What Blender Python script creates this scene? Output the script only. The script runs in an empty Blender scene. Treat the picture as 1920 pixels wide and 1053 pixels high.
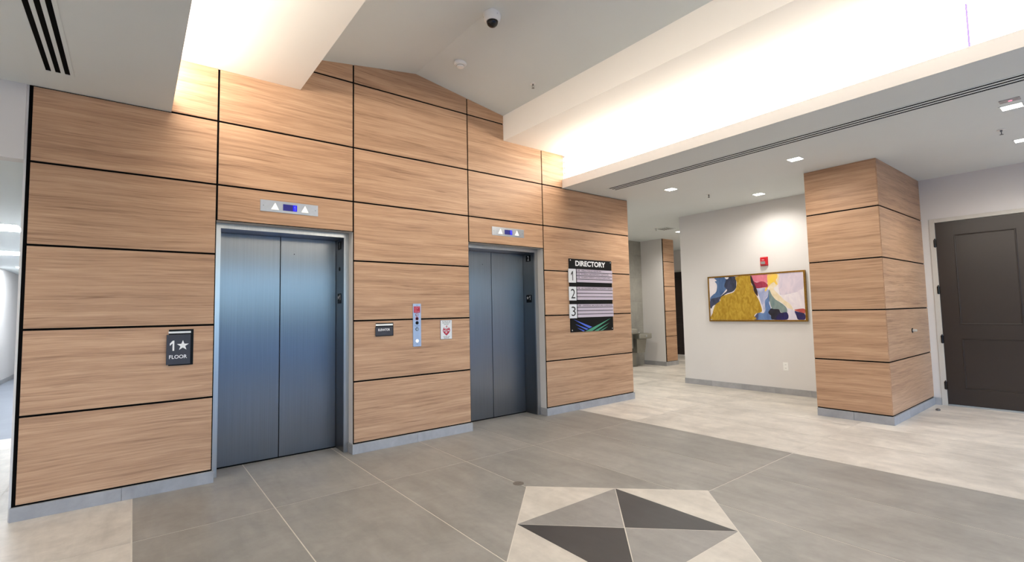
import bpy, bmesh, math, random
from mathutils import Vector, Matrix
random.seed(7)
S = bpy.context.scene
COL = S.collection

def lin(c):
    return tuple(((x/255)/12.92 if x/255 <= .04045 else ((x/255+.055)/1.055)**2.4) for x in c) + (1.0,)

# ------------------------------------------------------------------ camera
CAM = dict(x=0.6201, y=-4.8573, z=1.3766, yaw=0.6635, pitch=0.064, roll=-0.0203, f=908.67)
cy_, sy_ = math.cos(CAM['yaw']), math.sin(CAM['yaw'])
fw = Vector((sy_*math.cos(CAM['pitch']), cy_*math.cos(CAM['pitch']), math.sin(CAM['pitch'])))
rt = Vector((cy_, -sy_, 0)); up = rt.cross(fw)
cr, sr = math.cos(CAM['roll']), math.sin(CAM['roll'])
r2 = cr*rt + sr*up; u2 = -sr*rt + cr*up
cd = bpy.data.cameras.new('camera'); cam = bpy.data.objects.new('camera', cd); COL.objects.link(cam)
cd.sensor_width = 36; cd.lens = CAM['f']/1920*36; cd.clip_start = .05; cd.clip_end = 200
M3 = Matrix((r2, u2, -fw)).transposed()
cam.matrix_world = Matrix.Translation((CAM['x'], CAM['y'], CAM['z'])) @ M3.to_4x4()
S.camera = cam

# ------------------------------------------------------------------ world, light levels, exposure
S.view_settings.view_transform = 'Standard'; S.view_settings.look = 'None'
S.view_settings.gamma = 1; S.view_settings.use_curve_mapping = False
S.view_settings.exposure = 0.38
w = bpy.data.worlds.new('world'); S.world = w; w.use_nodes = True
wn = w.node_tree; bg = wn.nodes['Background']
sky = wn.nodes.new('ShaderNodeTexSky'); sky.sky_type = 'NISHITA'; sky.sun_disc = False
sky.sun_elevation = math.radians(38); sky.sun_rotation = math.radians(20)
tint = wn.nodes.new('ShaderNodeMix'); tint.data_type = 'RGBA'; tint.blend_type = 'MULTIPLY'; tint.inputs[0].default_value = 1
tint.inputs[7].default_value = (.58, .79, 1.08, 1)
wn.links.new(sky.outputs[0], tint.inputs[6]); wn.links.new(tint.outputs[2], bg.inputs[0]); bg.inputs[1].default_value = 0.68
PANEL_E = 9.3         # luminous cove panels
SPOT_W = 60.0         # recessed downlights
TROFFER_E = 26.0
WARM = (1.0, .80, .60, 1)

S.cycles.caustics_reflective = False; S.cycles.caustics_refractive = False

def lamp(name, kind, loc, power, color, parent=None, **kw):
    d = bpy.data.lights.new(name, kind); d.energy = power; d.color = color[:3]
    for k, v in kw.items(): setattr(d, k, v)
    o = bpy.data.objects.new(name, d); COL.objects.link(o); o.location = loc
    if parent: o.parent = parent
    return o

# ------------------------------------------------------------------ materials
def new_mat(name):
    m = bpy.data.materials.new(name); m.use_nodes = True
    return m, m.node_tree, m.node_tree.nodes['Principled BSDF']
def N(t, typ, **kw):
    n = t.nodes.new(typ)
    for k, v in kw.items(): setattr(n, k, v)
    return n
def simple(name, col, rough=.6, metal=0, spec=.5, noise=0.0, nscale=4, bump=0.0, bscale=200):
    m, t, b = new_mat(name)
    c = lin(col); b.inputs['Base Color'].default_value = c
    b.inputs['Roughness'].default_value = rough; b.inputs['Metallic'].default_value = metal
    b.inputs['Specular IOR Level'].default_value = spec
    tc = N(t, 'ShaderNodeTexCoord')
    if noise:
        nz = N(t, 'ShaderNodeTexNoise'); nz.inputs['Scale'].default_value = nscale; nz.inputs['Detail'].default_value = 5
        t.links.new(tc.outputs['Object'], nz.inputs['Vector'])
        r = N(t, 'ShaderNodeValToRGB'); r.color_ramp.elements[0].position = .3; r.color_ramp.elements[1].position = .7
        r.color_ramp.elements[0].color = tuple(x*(1-noise) for x in c[:3])+(1,)
        r.color_ramp.elements[1].color = tuple(min(1, x*(1+noise)) for x in c[:3])+(1,)
        t.links.new(nz.outputs[0], r.inputs[0]); t.links.new(r.outputs[0], b.inputs['Base Color'])
    if bump:
        nb = N(t, 'ShaderNodeTexNoise'); nb.inputs['Scale'].default_value = bscale
        t.links.new(tc.outputs['Object'], nb.inputs['Vector'])
        bp = N(t, 'ShaderNodeBump'); bp.inputs['Strength'].default_value = bump; bp.inputs['Distance'].default_value = .002
        t.links.new(nb.outputs[0], bp.inputs['Height']); t.links.new(bp.outputs[0], b.inputs['Normal'])
    return m
def emit(name, col, e, base=None):
    m, t, b = new_mat(name)
    b.inputs['Base Color'].default_value = base or (col[0]*.5, col[1]*.5, col[2]*.5, 1)
    b.inputs['Emission Color'].default_value = col; b.inputs['Emission Strength'].default_value = e
    return m

def wood_mat(name, c_lo, c_mid, c_hi, gloss=.42):
    m, t, b = new_mat(name)
    uv = N(t, 'ShaderNodeUVMap'); oi = N(t, 'ShaderNodeObjectInfo')
    mul = N(t, 'ShaderNodeMath', operation='MULTIPLY'); mul.inputs[1].default_value = 57.0
    t.links.new(oi.outputs['Random'], mul.inputs[0])
    comb = N(t, 'ShaderNodeCombineXYZ'); t.links.new(mul.outputs[0], comb.inputs[0]); t.links.new(mul.outputs[0], comb.inputs[1])
    add = N(t, 'ShaderNodeVectorMath', operation='ADD'); t.links.new(uv.outputs[0], add.inputs[0]); t.links.new(comb.outputs[0], add.inputs[1])
    # slow wobble so that the grain runs in gentle waves
    wob = N(t, 'ShaderNodeTexNoise'); wob.inputs['Scale'].default_value = 1.3; wob.inputs['Detail'].default_value = 1
    t.links.new(add.outputs[0], wob.inputs['Vector'])
    ws = N(t, 'ShaderNodeVectorMath', operation='MULTIPLY_ADD')
    ws.inputs[1].default_value = (0, .05, 0); t.links.new(wob.outputs['Color'], ws.inputs[0]); t.links.new(add.outputs[0], ws.inputs[2])
    def stretch(sx, sy, det, rough=.6, dist=0.0):
        mp = N(t, 'ShaderNodeMapping'); mp.inputs['Scale'].default_value = (sx, sy, 1)
        t.links.new(ws.outputs[0], mp.inputs['Vector'])
        n = N(t, 'ShaderNodeTexNoise'); n.inputs['Scale'].default_value = 1; n.inputs['Detail'].default_value = det
        n.inputs['Roughness'].default_value = rough; n.inputs['Distortion'].default_value = dist
        t.links.new(mp.outputs[0], n.inputs['Vector']); return n
    broad = stretch(.7, 13, 4, .55, .25)
    fine = stretch(3, 150, 4, .7)
    dark = stretch(1.6, 42, 3, .6, .35)
    r = N(t, 'ShaderNodeValToRGB'); cr_ = r.color_ramp
    cr_.elements[0].position = .38; cr_.elements[0].color = lin(c_lo)
    cr_.elements[1].position = .64; cr_.elements[1].color = lin(c_hi)
    e = cr_.elements.new(.5); e.color = lin(c_mid)
    mix = N(t, 'ShaderNodeMath', operation='MULTIPLY_ADD'); mix.inputs[1].default_value = .34
    t.links.new(fine.outputs[0], mix.inputs[0])
    sc = N(t, 'ShaderNodeMath', operation='MULTIPLY'); sc.inputs[1].default_value = .6
    mid = stretch(1.4, 55, 5, .7, .2)
    sm_ = N(t, 'ShaderNodeMath', operation='MULTIPLY_ADD'); sm_.inputs[1].default_value = .34; t.links.new(mid.outputs[0], sm_.inputs[0])
    sc.inputs[1].default_value = .34
    t.links.new(broad.outputs[0], sc.inputs[0]); t.links.new(sc.outputs[0], sm_.inputs[2]); t.links.new(sm_.outputs[0], mix.inputs[2])
    t.links.new(mix.outputs[0], r.inputs[0])
    dr = N(t, 'ShaderNodeValToRGB'); dr.color_ramp.elements[0].position = .28; dr.color_ramp.elements[1].position = .40
    dr.color_ramp.elements[0].color = (.68, .63, .60, 1); dr.color_ramp.elements[1].color = (1, 1, 1, 1)
    t.links.new(dark.outputs[0], dr.inputs[0])
    mx = N(t, 'ShaderNodeMix', data_type='RGBA', blend_type='MULTIPLY'); mx.inputs[0].default_value = 1
    t.links.new(r.outputs[0], mx.inputs[6]); t.links.new(dr.outputs[0], mx.inputs[7])
    # each board lot is a touch lighter or darker
    hv = N(t, 'ShaderNodeHueSaturation')
    mr = N(t, 'ShaderNodeMapRange'); mr.inputs[3].default_value = .93; mr.inputs[4].default_value = 1.07
    t.links.new(oi.outputs['Random'], mr.inputs[0]); t.links.new(mr.outputs[0], hv.inputs['Value'])
    t.links.new(mx.outputs[2], hv.inputs['Color']); t.links.new(hv.outputs[0], b.inputs['Base Color'])
    b.inputs['Roughness'].default_value = gloss; b.inputs['Specular IOR Level'].default_value = .35
    bp = N(t, 'ShaderNodeBump'); bp.inputs['Strength'].default_value = .12; bp.inputs['Distance'].default_value = .002
    t.links.new(fine.outputs[0], bp.inputs['Height']); t.links.new(bp.outputs[0], b.inputs['Normal'])
    return m

def tile_mat(name, col, var=.10, cloud=.16, rough=.42, streak=.10):
    m, t, b = new_mat(name)
    tc = N(t, 'ShaderNodeTexCoord'); geo = N(t, 'ShaderNodeNewGeometry')
    off = N(t, 'ShaderNodeVectorMath', operation='MULTIPLY_ADD'); off.inputs[0].default_value = (31, 17, 5)
    cb = N(t, 'ShaderNodeCombineXYZ')
    for i in range(3): t.links.new(geo.outputs['Random Per Island'], cb.inputs[i])
    t.links.new(cb.outputs[0], off.inputs[1]); t.links.new(tc.outputs['Object'], off.inputs[2])
    def nz(scale, sc, det, rg=.55, dist=.5):
        mp = N(t, 'ShaderNodeMapping'); mp.inputs['Scale'].default_value = scale
        t.links.new(off.outputs[0], mp.inputs['Vector'])
        n = N(t, 'ShaderNodeTexNoise'); n.inputs['Scale'].default_value = sc; n.inputs['Detail'].default_value = det
        n.inputs['Roughness'].default_value = rg; n.inputs['Distortion'].default_value = dist
        t.links.new(mp.outputs[0], n.inputs['Vector']); return n
    n1 = nz((1, 1, 1), 2.2, 6, .6, .8); n2 = nz((4.5, .9, 1), 1.6, 4, .6, .3); n3 = nz((1, 1, 1), 14, 5, .65)
    c = lin(col)
    def band(n, amt, p0=.32, p1=.68):
        mr = N(t, 'ShaderNodeMapRange'); mr.inputs[1].default_value = p0; mr.inputs[2].default_value = p1
        mr.inputs[3].default_value = 1-amt; mr.inputs[4].default_value = 1+amt
        t.links.new(n, mr.inputs[0]); return mr.outputs[0]
    a = band(n1.outputs[0], cloud); s = band(n2.outputs[0], streak); f = band(n3.outputs[0], .05); i = band(geo.outputs['Random Per Island'], var, 0, 1)
    m1 = N(t, 'ShaderNodeMath', operation='MULTIPLY'); t.links.new(a, m1.inputs[0]); t.links.new(s, m1.inputs[1])
    m2 = N(t, 'ShaderNodeMath', operation='MULTIPLY'); t.links.new(m1.outputs[0], m2.inputs[0]); t.links.new(f, m2.inputs[1])
    m3 = N(t, 'ShaderNodeMath', operation='MULTIPLY'); t.links.new(m2.outputs[0], m3.inputs[0]); t.links.new(i, m3.inputs[1])
    vm = N(t, 'ShaderNodeVectorMath', operation='SCALE'); vm.inputs[0].default_value = c[:3]
    t.links.new(m3.outputs[0], vm.inputs['Scale']); t.links.new(vm.outputs[0], b.inputs['Base Color'])
    rr = N(t, 'ShaderNodeMapRange'); rr.inputs[3].default_value = rough-.08; rr.inputs[4].default_value = rough+.12
    t.links.new(n1.outputs[0], rr.inputs[0]); t.links.new(rr.outputs[0], b.inputs['Roughness'])
    b.inputs['Specular IOR Level'].default_value = .45
    return m

def steel_mat(name, col, rough=.28, aniso=.75, rot=.0, noise=.08, vert=True):
    m, t, b = new_mat(name)
    b.inputs['Metallic'].default_value = 1; b.inputs['Roughness'].default_value = rough
    b.inputs['Anisotropic'].default_value = aniso; b.inputs['Anisotropic Rotation'].default_value = rot
    tg = N(t, 'ShaderNodeTangent', direction_type='RADIAL', axis='Z'); t.links.new(tg.outputs[0], b.inputs['Tangent'])
    tc = N(t, 'ShaderNodeTexCoord'); mp = N(t, 'ShaderNodeMapping')
    mp.inputs['Scale'].default_value = (260, 260, 1.2) if vert else (2, 2, 260)
    t.links.new(tc.outputs['Object'], mp.inputs['Vector'])
    n = N(t, 'ShaderNodeTexNoise'); n.inputs['Scale'].default_value = 1; n.inputs['Detail'].default_value = 3
    t.links.new(mp.outputs[0], n.inputs['Vector'])
    c = lin(col)
    r = N(t, 'ShaderNodeValToRGB'); r.color_ramp.elements[0].position = .3; r.color_ramp.elements[1].position = .7
    r.color_ramp.elements[0].color = tuple(x*(1-noise) for x in c[:3])+(1,); r.color_ramp.elements[1].color = tuple(min(1, x*(1+noise)) for x in c[:3])+(1,)
    t.links.new(n.outputs[0], r.inputs[0]); t.links.new(r.outputs[0], b.inputs['Base Color'])
    return m

WHITE = simple('white_wall_paint', (222, 219, 217), .75, noise=.015, nscale=2, bump=.08)
CEIL = simple('ceiling_paint', (225, 231, 231), .85, noise=.012, nscale=1.5, bump=.05)
COVE = simple('cove_paint', (248, 242, 234), .8, noise=.01, nscale=1.5)
BLACK = simple('black_reveal', (8, 7, 7), .9, noise=.1, spec=.1)
WOOD = wood_mat('walnut_laminate', (146, 111, 86), (184, 146, 115), (208, 171, 139))
T_BEIGE = tile_mat('beige_porcelain_tile', (208, 201, 191))
T_GREY = tile_mat('grey_porcelain_tile', (147, 144, 138), .05, .13)
T_MED = tile_mat('mid_grey_inlay_tile', (144, 141, 137), .02, .08)
T_DARK = tile_mat('charcoal_inlay_tile', (62, 61, 62), .02, .16)
T_LIGHT = tile_mat('pale_inlay_tile', (196, 190, 180), .03, .08)
GROUT = simple('pale_grout', (212, 206, 196), .85, noise=.05, nscale=20)
BASE = tile_mat('grey_base_tile', (162, 162, 164), .05, .14, .4, .06)
CARPET = simple('blue_grey_hall_floor', (138, 144, 154), .6, noise=.05, nscale=2)
STEEL = steel_mat('brushed_steel', (126, 129, 134), .28, .85)
STEEL_L = steel_mat('light_brushed_steel', (186, 186, 186), .3, .5)
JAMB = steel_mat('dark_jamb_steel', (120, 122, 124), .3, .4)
ALU = simple('satin_aluminium', (186, 190, 196), .34, 1, noise=.03, nscale=30)
CHROME = simple('polished_chrome', (220, 220, 220), .1, 1)
NEARBLACK = simple('black_sign_plastic', (10, 10, 11), .5, spec=.2)
CHAR = simple('charcoal_sign_plastic', (52, 50, 58), .45, noise=.03, nscale=40)
WPLASTIC = simple('white_plastic', (244, 244, 242), .4)
WPAINT = simple('white_print', (240, 240, 240), .5)
LILAC = simple('lilac_grey_sign_plate', (196, 184, 198), .4)
SIGNW = simple('white_sign_plate', (226, 228, 232), .35)
INK = simple('black_print', (24, 24, 28), .5)
REDP = simple('red_print', (178, 16, 52), .45)
REDPL = simple('red_plastic', (196, 10, 34), .28)
BLUEP = simple('blue_print', (72, 104, 214), .5)
GREENP = simple('green_print', (74, 150, 120), .5)
DOORP = simple('espresso_door_paint', (46, 38, 35), .30, noise=.06, nscale=3)
TRIMP = simple('pale_door_frame_paint', (204, 200, 192), .5)
GOLDF = simple('gold_frame', (150, 112, 44), .38, .75, noise=.18, nscale=40)
TAN = simple('stainless_fountain', (150, 148, 138), .35, .6, noise=.05, nscale=12)
LENSG = simple('clear_lens', (150, 146, 146), .15)
DOME = simple('black_dome_plastic', (16, 13, 13), .08)

# ------------------------------------------------------------------ geometry helpers
class MB:
    def __init__(s): s.v = []; s.f = []; s.m = []; s.cur = 0
    def mat(s, i): s.cur = i; return s
    def face(s, idx): s.f.append(idx); s.m.append(s.cur)
    def box(s, x0, x1, y0, y1, z0, z1):
        x0, x1 = sorted((x0, x1)); y0, y1 = sorted((y0, y1)); z0, z1 = sorted((z0, z1)); n = len(s.v)
        s.v += [(x0,y0,z0),(x1,y0,z0),(x1,y1,z0),(x0,y1,z0),(x0,y0,z1),(x1,y0,z1),(x1,y1,z1),(x0,y1,z1)]
        for q in ((0,3,2,1),(4,5,6,7),(0,1,5,4),(1,2,6,5),(2,3,7,6),(3,0,4,7)): s.face([n+i for i in q])
        return s
    def prism(s, pts, axis, a, b):
        """pts: 2D outline; axis 'y': (x,z) outline swept a..b in y; 'x': (y,z); 'z': (x,y)"""
        def P(p, t): return {'y': (p[0], t, p[1]), 'x': (t, p[0], p[1]), 'z': (p[0], p[1], t)}[axis]
        n = len(s.v); k = len(pts)
        s.v += [P(p, a) for p in pts] + [P(p, b) for p in pts]
        s.face([n+i for i in range(k)]); s.face([n+k+i for i in reversed(range(k))])
        for i in range(k):
            j = (i+1) % k; s.face([n+j, n+i, n+k+i, n+k+j])
        return s
    def rings(s, rings, cap=True):
        n = len(s.v); k = len(rings[0])
        for r in rings: s.v += [tuple(p) for p in r]
        for a in range(len(rings)-1):
            for i in range(k):
                j = (i+1) % k; s.face([n+a*k+i, n+a*k+j, n+(a+1)*k+j, n+(a+1)*k+i])
        if cap:
            s.face([n+i for i in reversed(range(k))]); s.face([n+(len(rings)-1)*k+i for i in range(k)])
        return s
    def lathe(s, c, prof, axis='z', seg=32, cap=True):
        """prof: list of (radius, offset along axis)"""
        rs = []
        for r, h in prof:
            ring = []
            for i in range(seg):
                a = 2*math.pi*i/seg; u, v = r*math.cos(a), r*math.sin(a)
                if axis == 'z': ring.append((c[0]+u, c[1]+v, c[2]+h))
                elif axis == 'y': ring.append((c[0]+u, c[1]+h, c[2]+v))
                else: ring.append((c[0]+h, c[1]+u, c[2]+v))
            rs.append(ring)
        return s.rings(rs, cap)
    def tube(s, pts, r, seg=12):
        rs = []
        for i, p in enumerate(pts):
            a = Vector(pts[max(0, i-1)]); b = Vector(pts[min(len(pts)-1, i+1)]); d = (b-a).normalized()
            q = d.orthogonal().normalized() if i == 0 else (s._q - d*s._q.dot(d)).normalized()
            s._q = q; w_ = d.cross(q)
            rs.append([tuple(Vector(p)+q*r*math.cos(2*math.pi*k/seg)+w_*r*math.sin(2*math.pi*k/seg)) for k in range(seg)])
        return s.rings(rs)
    def build(s, name, mats, parent=None, bevel=0, smooth=False, kind=None):
        me = bpy.data.meshes.new(name)
        me.from_pydata(s.v, [], s.f)
        if not isinstance(mats, (list, tuple)): mats = [mats]
        for m in mats: me.materials.append(m)
        for p, mi in zip(me.polygons, s.m): p.material_index = mi; p.use_smooth = smooth
        bm = bmesh.new(); bm.from_mesh(me); bmesh.ops.recalc_face_normals(bm, faces=bm.faces)
        uvl = bm.loops.layers.uv.new('UVMap')
        for f in bm.faces:
            n = f.normal; ax = max(range(3), key=lambda i: abs(n[i]))
            for l in f.loops:
                c = l.vert.co
                l[uvl].uv = (c.y, c.z) if ax == 0 else ((c.x, c.z) if ax == 1 else (c.x, c.y))
        bm.to_mesh(me); bm.free()
        o = bpy.data.objects.new(name, me); COL.objects.link(o)
        if parent:
            o.parent = parent; o.matrix_parent_inverse = parent.matrix_world.inverted() if parent.type != 'EMPTY' else Matrix.Translation(-Vector(parent.location))
        if kind: o['kind'] = kind
        if bevel:
            b = o.modifiers.new('bevel', 'BEVEL'); b.width = bevel; b.segments = 2; b.limit_method = 'ANGLE'; b.angle_limit = .6
        if smooth:
            try: me.set_sharp_from_angle(angle=math.radians(40))
            except Exception: pass
        return o

def tag(o, label, cat, group=None):
    o['label'] = label; o['category'] = cat
    if group: o['group'] = group
    return o
def thing(name, loc, label, cat, group=None):
    o = bpy.data.objects.new(name, None); COL.objects.link(o); o.location = loc; o.empty_display_size = .1
    return tag(o, label, cat, group)
def root(name, kind='structure'):
    o = bpy.data.objects.new(name, None); COL.objects.link(o); o['kind'] = kind; return o

_fc = {}
def glyphs(s, bold):
    k = (s, bold)
    if k in _fc: return _fc[k]
    c = bpy.data.curves.new('lettering', 'FONT'); c.body = s; c.size = 1; c.offset = bold; c.resolution_u = 4
    o = bpy.data.objects.new('lettering', c); COL.objects.link(o)
    bpy.context.view_layer.update()
    dg = bpy.context.evaluated_depsgraph_get(); me = o.evaluated_get(dg).to_mesh()
    v = [(p.co.x, p.co.y) for p in me.vertices]; f = [list(p.vertices) for p in me.polygons]
    o.evaluated_get(dg).to_mesh_clear()
    bpy.data.objects.remove(o); bpy.data.curves.remove(c)
    x0, x1 = min(a for a, _ in v), max(a for a, _ in v); y0, y1 = min(b for _, b in v), max(b for _, b in v)
    v = [((a-x0)/(x1-x0), (b-y0)/(y1-y0)) for a, b in v]
    _fc[k] = (v, f); return _fc[k]
ONE = [(.62, 0), (1, 0), (1, 1), (.66, 1), (0, .72), (0, .50), (.62, .74)]
def text(mb, s, a0, a1, z0, z1, face, d, bold=.0):
    """lettering fitted in a rectangle; face 'y': x from a0 to a1 on plane y=d; 'x': read from -X, y from a0 (left) to a1 on plane x=d"""
    v, f = (ONE, [list(range(7))]) if s == '1' else glyphs(s, bold)
    n = len(mb.v)
    for u, t in v:
        A = a0+(a1-a0)*u; z = z0+(z1-z0)*t
        mb.v.append((A, d, z) if face == 'y' else (d, A, z))
    for q in f: mb.face([n+i for i in q])
    return mb
def poly(mb, pts, face, d):
    n = len(mb.v)
    for a, z in pts: mb.v.append((a, d, z) if face == 'y' else (d, a, z))
    mb.face([n+i for i in range(len(pts))]); return mb
def star(cx, cz, r, k=.40):
    return [(cx+(r if i % 2 == 0 else r*k)*math.sin(i*math.pi/5), cz+(r if i % 2 == 0 else r*k)*math.cos(i*math.pi/5)) for i in range(10)]
def disc(cx, cz, r, seg=24):
    return [(cx+r*math.cos(2*math.pi*i/seg), cz+r*math.sin(2*math.pi*i/seg)) for i in range(seg)]

# ------------------------------------------------------------------ dimensions
ZC = 3.1053; ZF = 3.2273; ZB = 3.576
H = [.1012+.6096*i for i in range(5)] + [ZC, 3.7917]
V = [0.0, 1.1718, 2.3735, 3.7725, 4.9680, 6.7706]
XL, XLB, XRB, XR = .8293, 1.8532, 4.3231, 5.3543
ZG, ZR, XM = 3.903, 4.098, 3.088
YB = -9.0      # glazed front of the lobby, behind the photographer
WX = -3.0
XD = 9.3164    # wall with the dark door
ZD = 2.228     # top of the lift openings

# ------------------------------------------------------------------ floor
fl = MB().box(WX-.2, 14.0, YB-.1, 13.6, -.12, -.0015).build('floor', GROUT, kind='structure')
xs = [.645+.8166*i for i in range(-5, 17)]; ys = [-.945-1.85*i for i in range(-9, 6)][::-1]
g = .0038
for nm, test, mat in (('floor_tile', lambda x: not(.6 < x < 5.5), T_BEIGE), ('floor_tile', lambda x: .6 < x < 5.5, T_GREY)):
    mb = MB()
    for x in xs[:-1]:
        if not test(x): continue
        for i in range(len(ys)-1):
            a, b = ys[i], ys[i+1]
            if x < -.02 and a < 3.455 < b: b = 3.455+g
            elif x < -.02 and a > 3.2: continue
            mb.box(x+g, x+.8166-g, a+g, b-g, -.0012, 0)
    mb.build(nm, mat, fl)
MB().box(-1.67, -.03, 3.46, 13, -.0012, 0).build('hall_flooring', CARPET, fl)
# inlaid compass tile pattern
cx, cyy, hd, hs = 3.105, -2.785, .972, .486
med = MB()
z1 = .0012
med.mat(0).prism([(cx, cyy+hd+.004), (cx-hd-.004, cyy), (cx, cyy-hd-.004), (cx+hd+.004, cyy)], 'z', 0, .0006)
def shrink(p, k=.003):
    c = (sum(a for a, _ in p)/3, sum(b for _, b in p)/3); out = []
    for a, b in p:
        d = math.hypot(a-c[0], b-c[1]); out.append((a+(c[0]-a)*k*1.6/d, b+(c[1]-b)*k*1.6/d))
    return out
q = [(cx-hs, cyy+hs), (cx+hs, cyy+hs), (cx+hs, cyy-hs), (cx-hs, cyy-hs)]; tips = [(cx, cyy+hd), (cx+hd, cyy), (cx, cyy-hd), (cx-hd, cyy)]
for i in range(4):
    a, b = q[i], q[(i+1) % 4]
    med.mat(1 if i % 2 == 0 else 2).prism(shrink([a, b, (cx, cyy)]), 'z', .0002, z1)
    med.mat(3).prism(shrink([a, tips[i], b]), 'z', .0002, z1)
med.build('tile_inlay', [GROUT, T_MED, T_DARK, T_LIGHT], fl)

# ------------------------------------------------------------------ lift wall
wall = root('wall_back')
core = MB()
yc0, yc1 = .012, .13
core.box(-.03, V[1], yc0, yc1, 0, ZC); core.box(V[0]-.03, XL, yc0, yc1, ZC, ZC+.001)
core.box(V[1], V[2], yc0, yc1, ZD, ZC); core.box(V[2], V[3], yc0, yc1, 0, ZC)
core.box(V[3], V[4], yc0, yc1, ZD, ZC); core.box(V[4], V[5], yc0, yc1, 0, ZC)
core.prism([(XL-.1, ZC), (XR+.1, ZC), (XR+.1, ZB), (XRB, ZB), (XRB, ZG), (XM, ZR), (XLB, ZG), (XLB, ZB), (XL-.1, ZB)], 'y', yc0, yc1)
core.build('wall_core', WHITE, wall)
bk = MB()
def backing(x0, x1, z0, z1): bk.box(x0, x1, .008, .0119, z0, z1)
backing(-.016, V[1], H[0]-.01, ZC); backing(V[2], V[3], H[0]-.01, ZC); backing(V[4], V[5]+.002, H[0]-.01, ZC)
backing(V[1], V[2], ZD-.001, ZC); backing(V[3], V[4], ZD-.001, ZC)
bk.prism([(XL-.02, ZC), (XR+.02, ZC), (XR+.02, ZB), (XRB, ZB), (XRB, ZG), (XM, ZR), (XLB, ZG), (XLB, ZB), (XL-.02, ZB)], 'y', .008, .0119)
bk.build('seam_backing', BLACK, wall)
gp = .0082
def panel(x0, x1, z0, z1):
    MB().box(x0+gp, x1-gp, -.001, .009, z0+gp, z1-gp).build('wood_panel', WOOD, wall, bevel=.0008)
def panel_poly(pts):
    MB().prism(pts, 'y', -.001, .009).build('wood_panel', WOOD, wall, bevel=.0008)
cols = [(V[0]-.002, V[1], True), (V[1], V[2], False), (V[2], V[3], True), (V[3], V[4], False), (V[4], V[5]+.006, True)]
for x0, x1, full in cols:
    for i in range(5):
        z0, z1_ = H[i], H[i+1]
        if not full:
            if i < 3: continue
            if i == 3: z0 = ZD-.004
        if i == 4: z1_ = ZC if x0 < 5.9 and not (x0 < .5) else ZC
        panel(x0, x1, z0, z1_)
for a, b in ((XL-.02, V[1]), (V[4], XR+.03)):
    panel(a, b, ZC, ZB+gp)
def roof(x): return ZG+(ZR-ZG)*(1-abs(x-XM)/(XM-XLB))
# column V1-V2 upper: lower beam soffit then gable
def up(x0, x1, beam_to=None, side=None):
    a, b = x0+gp, x1-gp; z0, zs = ZC+gp, H[6]
    if side == 'L':
        panel_poly([(a, z0), (b, z0), (b, zs-gp), (XLB, zs-gp), (XLB, ZB), (a, ZB)])
        panel_poly([(XLB, zs+gp), (b, zs+gp), (b, roof(b)), (XLB, ZG)])
    elif side == 'R':
        panel_poly([(a, z0), (b, z0), (b, ZB), (XRB, ZB), (XRB, zs-gp), (a, zs-gp)])
        panel_poly([(a, zs+gp), (XRB, zs+gp), (XRB, ZG), (a, roof(a))])
    else:
        panel_poly([(a, z0), (b, z0), (b, zs-gp), (a, zs-gp)])
        panel_poly([(a, zs+gp), (b, zs+gp), (b, roof(b)), (XM, ZR), (a, roof(a))])
up(V[1], V[2], side='L'); up(V[2], V[3]); up(V[3], V[4], side='R')
# base tiles
zb = .0955
b1 = MB()
for x0, x1 in ((-.022, V[1]+.012), (V[2]-.012, V[3]+.012), (V[4]-.012, V[5]+.012)):
    n = max(1, round((x1-x0)/.62))
    for i in range(n): b1.box(x0+(x1-x0)*i/n+.0008, x0+(x1-x0)*(i+1)/n-.0008, -.012, .0118, 0, zb)
for x in (V[2], V[4]): b1.box(x-.012, x-.0001, .0125, .128, 0, zb)
for x in (V[1], V[3]): b1.box(x+.0001, x+.012, .0125, .128, 0, zb)
b1.build('baseboard_back', BASE, kind='structure', bevel=.001)

# side and rear walls of the lift core and halls, and unseen sky light blockers
MB().box(.1, 6.6, .50, 2.80, 0, ZC).box(.1, 6.6, .50, .6, ZC, 4.28).build('shaft_light_blocker', simple('blocker_dark_grey', (70, 70, 70), .9, noise=.1), kind='structure')  # unseen dark box added behind the lifts to keep sky light out
MB().box(WX-.12, 13.5, YB-.1, 13.1, 4.30, 4.42).build('roof_light_blocker', simple('blocker_grey', (110, 110, 108), .9, noise=.1), kind='structure')  # unseen cover added over the whole building against sky light leaks
MB().box(6.62, 6.768, .13, 2.83, 0, ZC).build('wall_core_right', WHITE, kind='structure')
MB().box(-.03, .09, .13, 13, 0, 2.55).build('wall_hall_right', WHITE, kind='structure')
MB().box(-1.8, -1.67, .12, 13, 0, 2.55).build('wall_hall_left', WHITE, kind='structure')
MB().box(-1.67, -.03, 12.9, 13, 0, 2.55).build('wall_hall_end', WHITE, kind='structure')
MB().box(-1.67, -1.658, .12, 12.9, 0, .10).build('baseboard_hall', BASE, kind='structure')
MB().box(-1.8, -.0305, .002, .12, 2.5475, ZC).build('trim_1', WHITE, kind='structure')
MB().box(-1.8, -.03, .12, 13, 2.5505, 2.65).build('ceiling_hall', CEIL, kind='structure')
MB().box(WX, -1.67, .002, .12, 0, ZC).build('wall_back_left', WHITE, kind='structure')
MB().box(WX-.12, WX, YB, .12, 0, ZC).build('wall_left', WHITE, kind='structure')
TILEW = tile_mat('grey_wall_tile', (158, 156, 148), .04, .12, .45, .05)
tw = MB().box(6.62, 10.83, 2.838, 2.96, 0, ZC).build('wall_alcove', GROUT, kind='structure')
mb = MB()
for i in range(7):
    for z0, z1_ in ((0, .34), (.34, .945), (.945, 1.55), (1.55, 2.155), (2.155, 2.76), (2.76, ZC)):
        x1 = 10.83-.605*i; mb.box(x1-.605+.001, x1-.001, 2.830, 2.838, z0+.001, z1_-.001)
mb.build('wall_tile', TILEW, tw)
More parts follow.
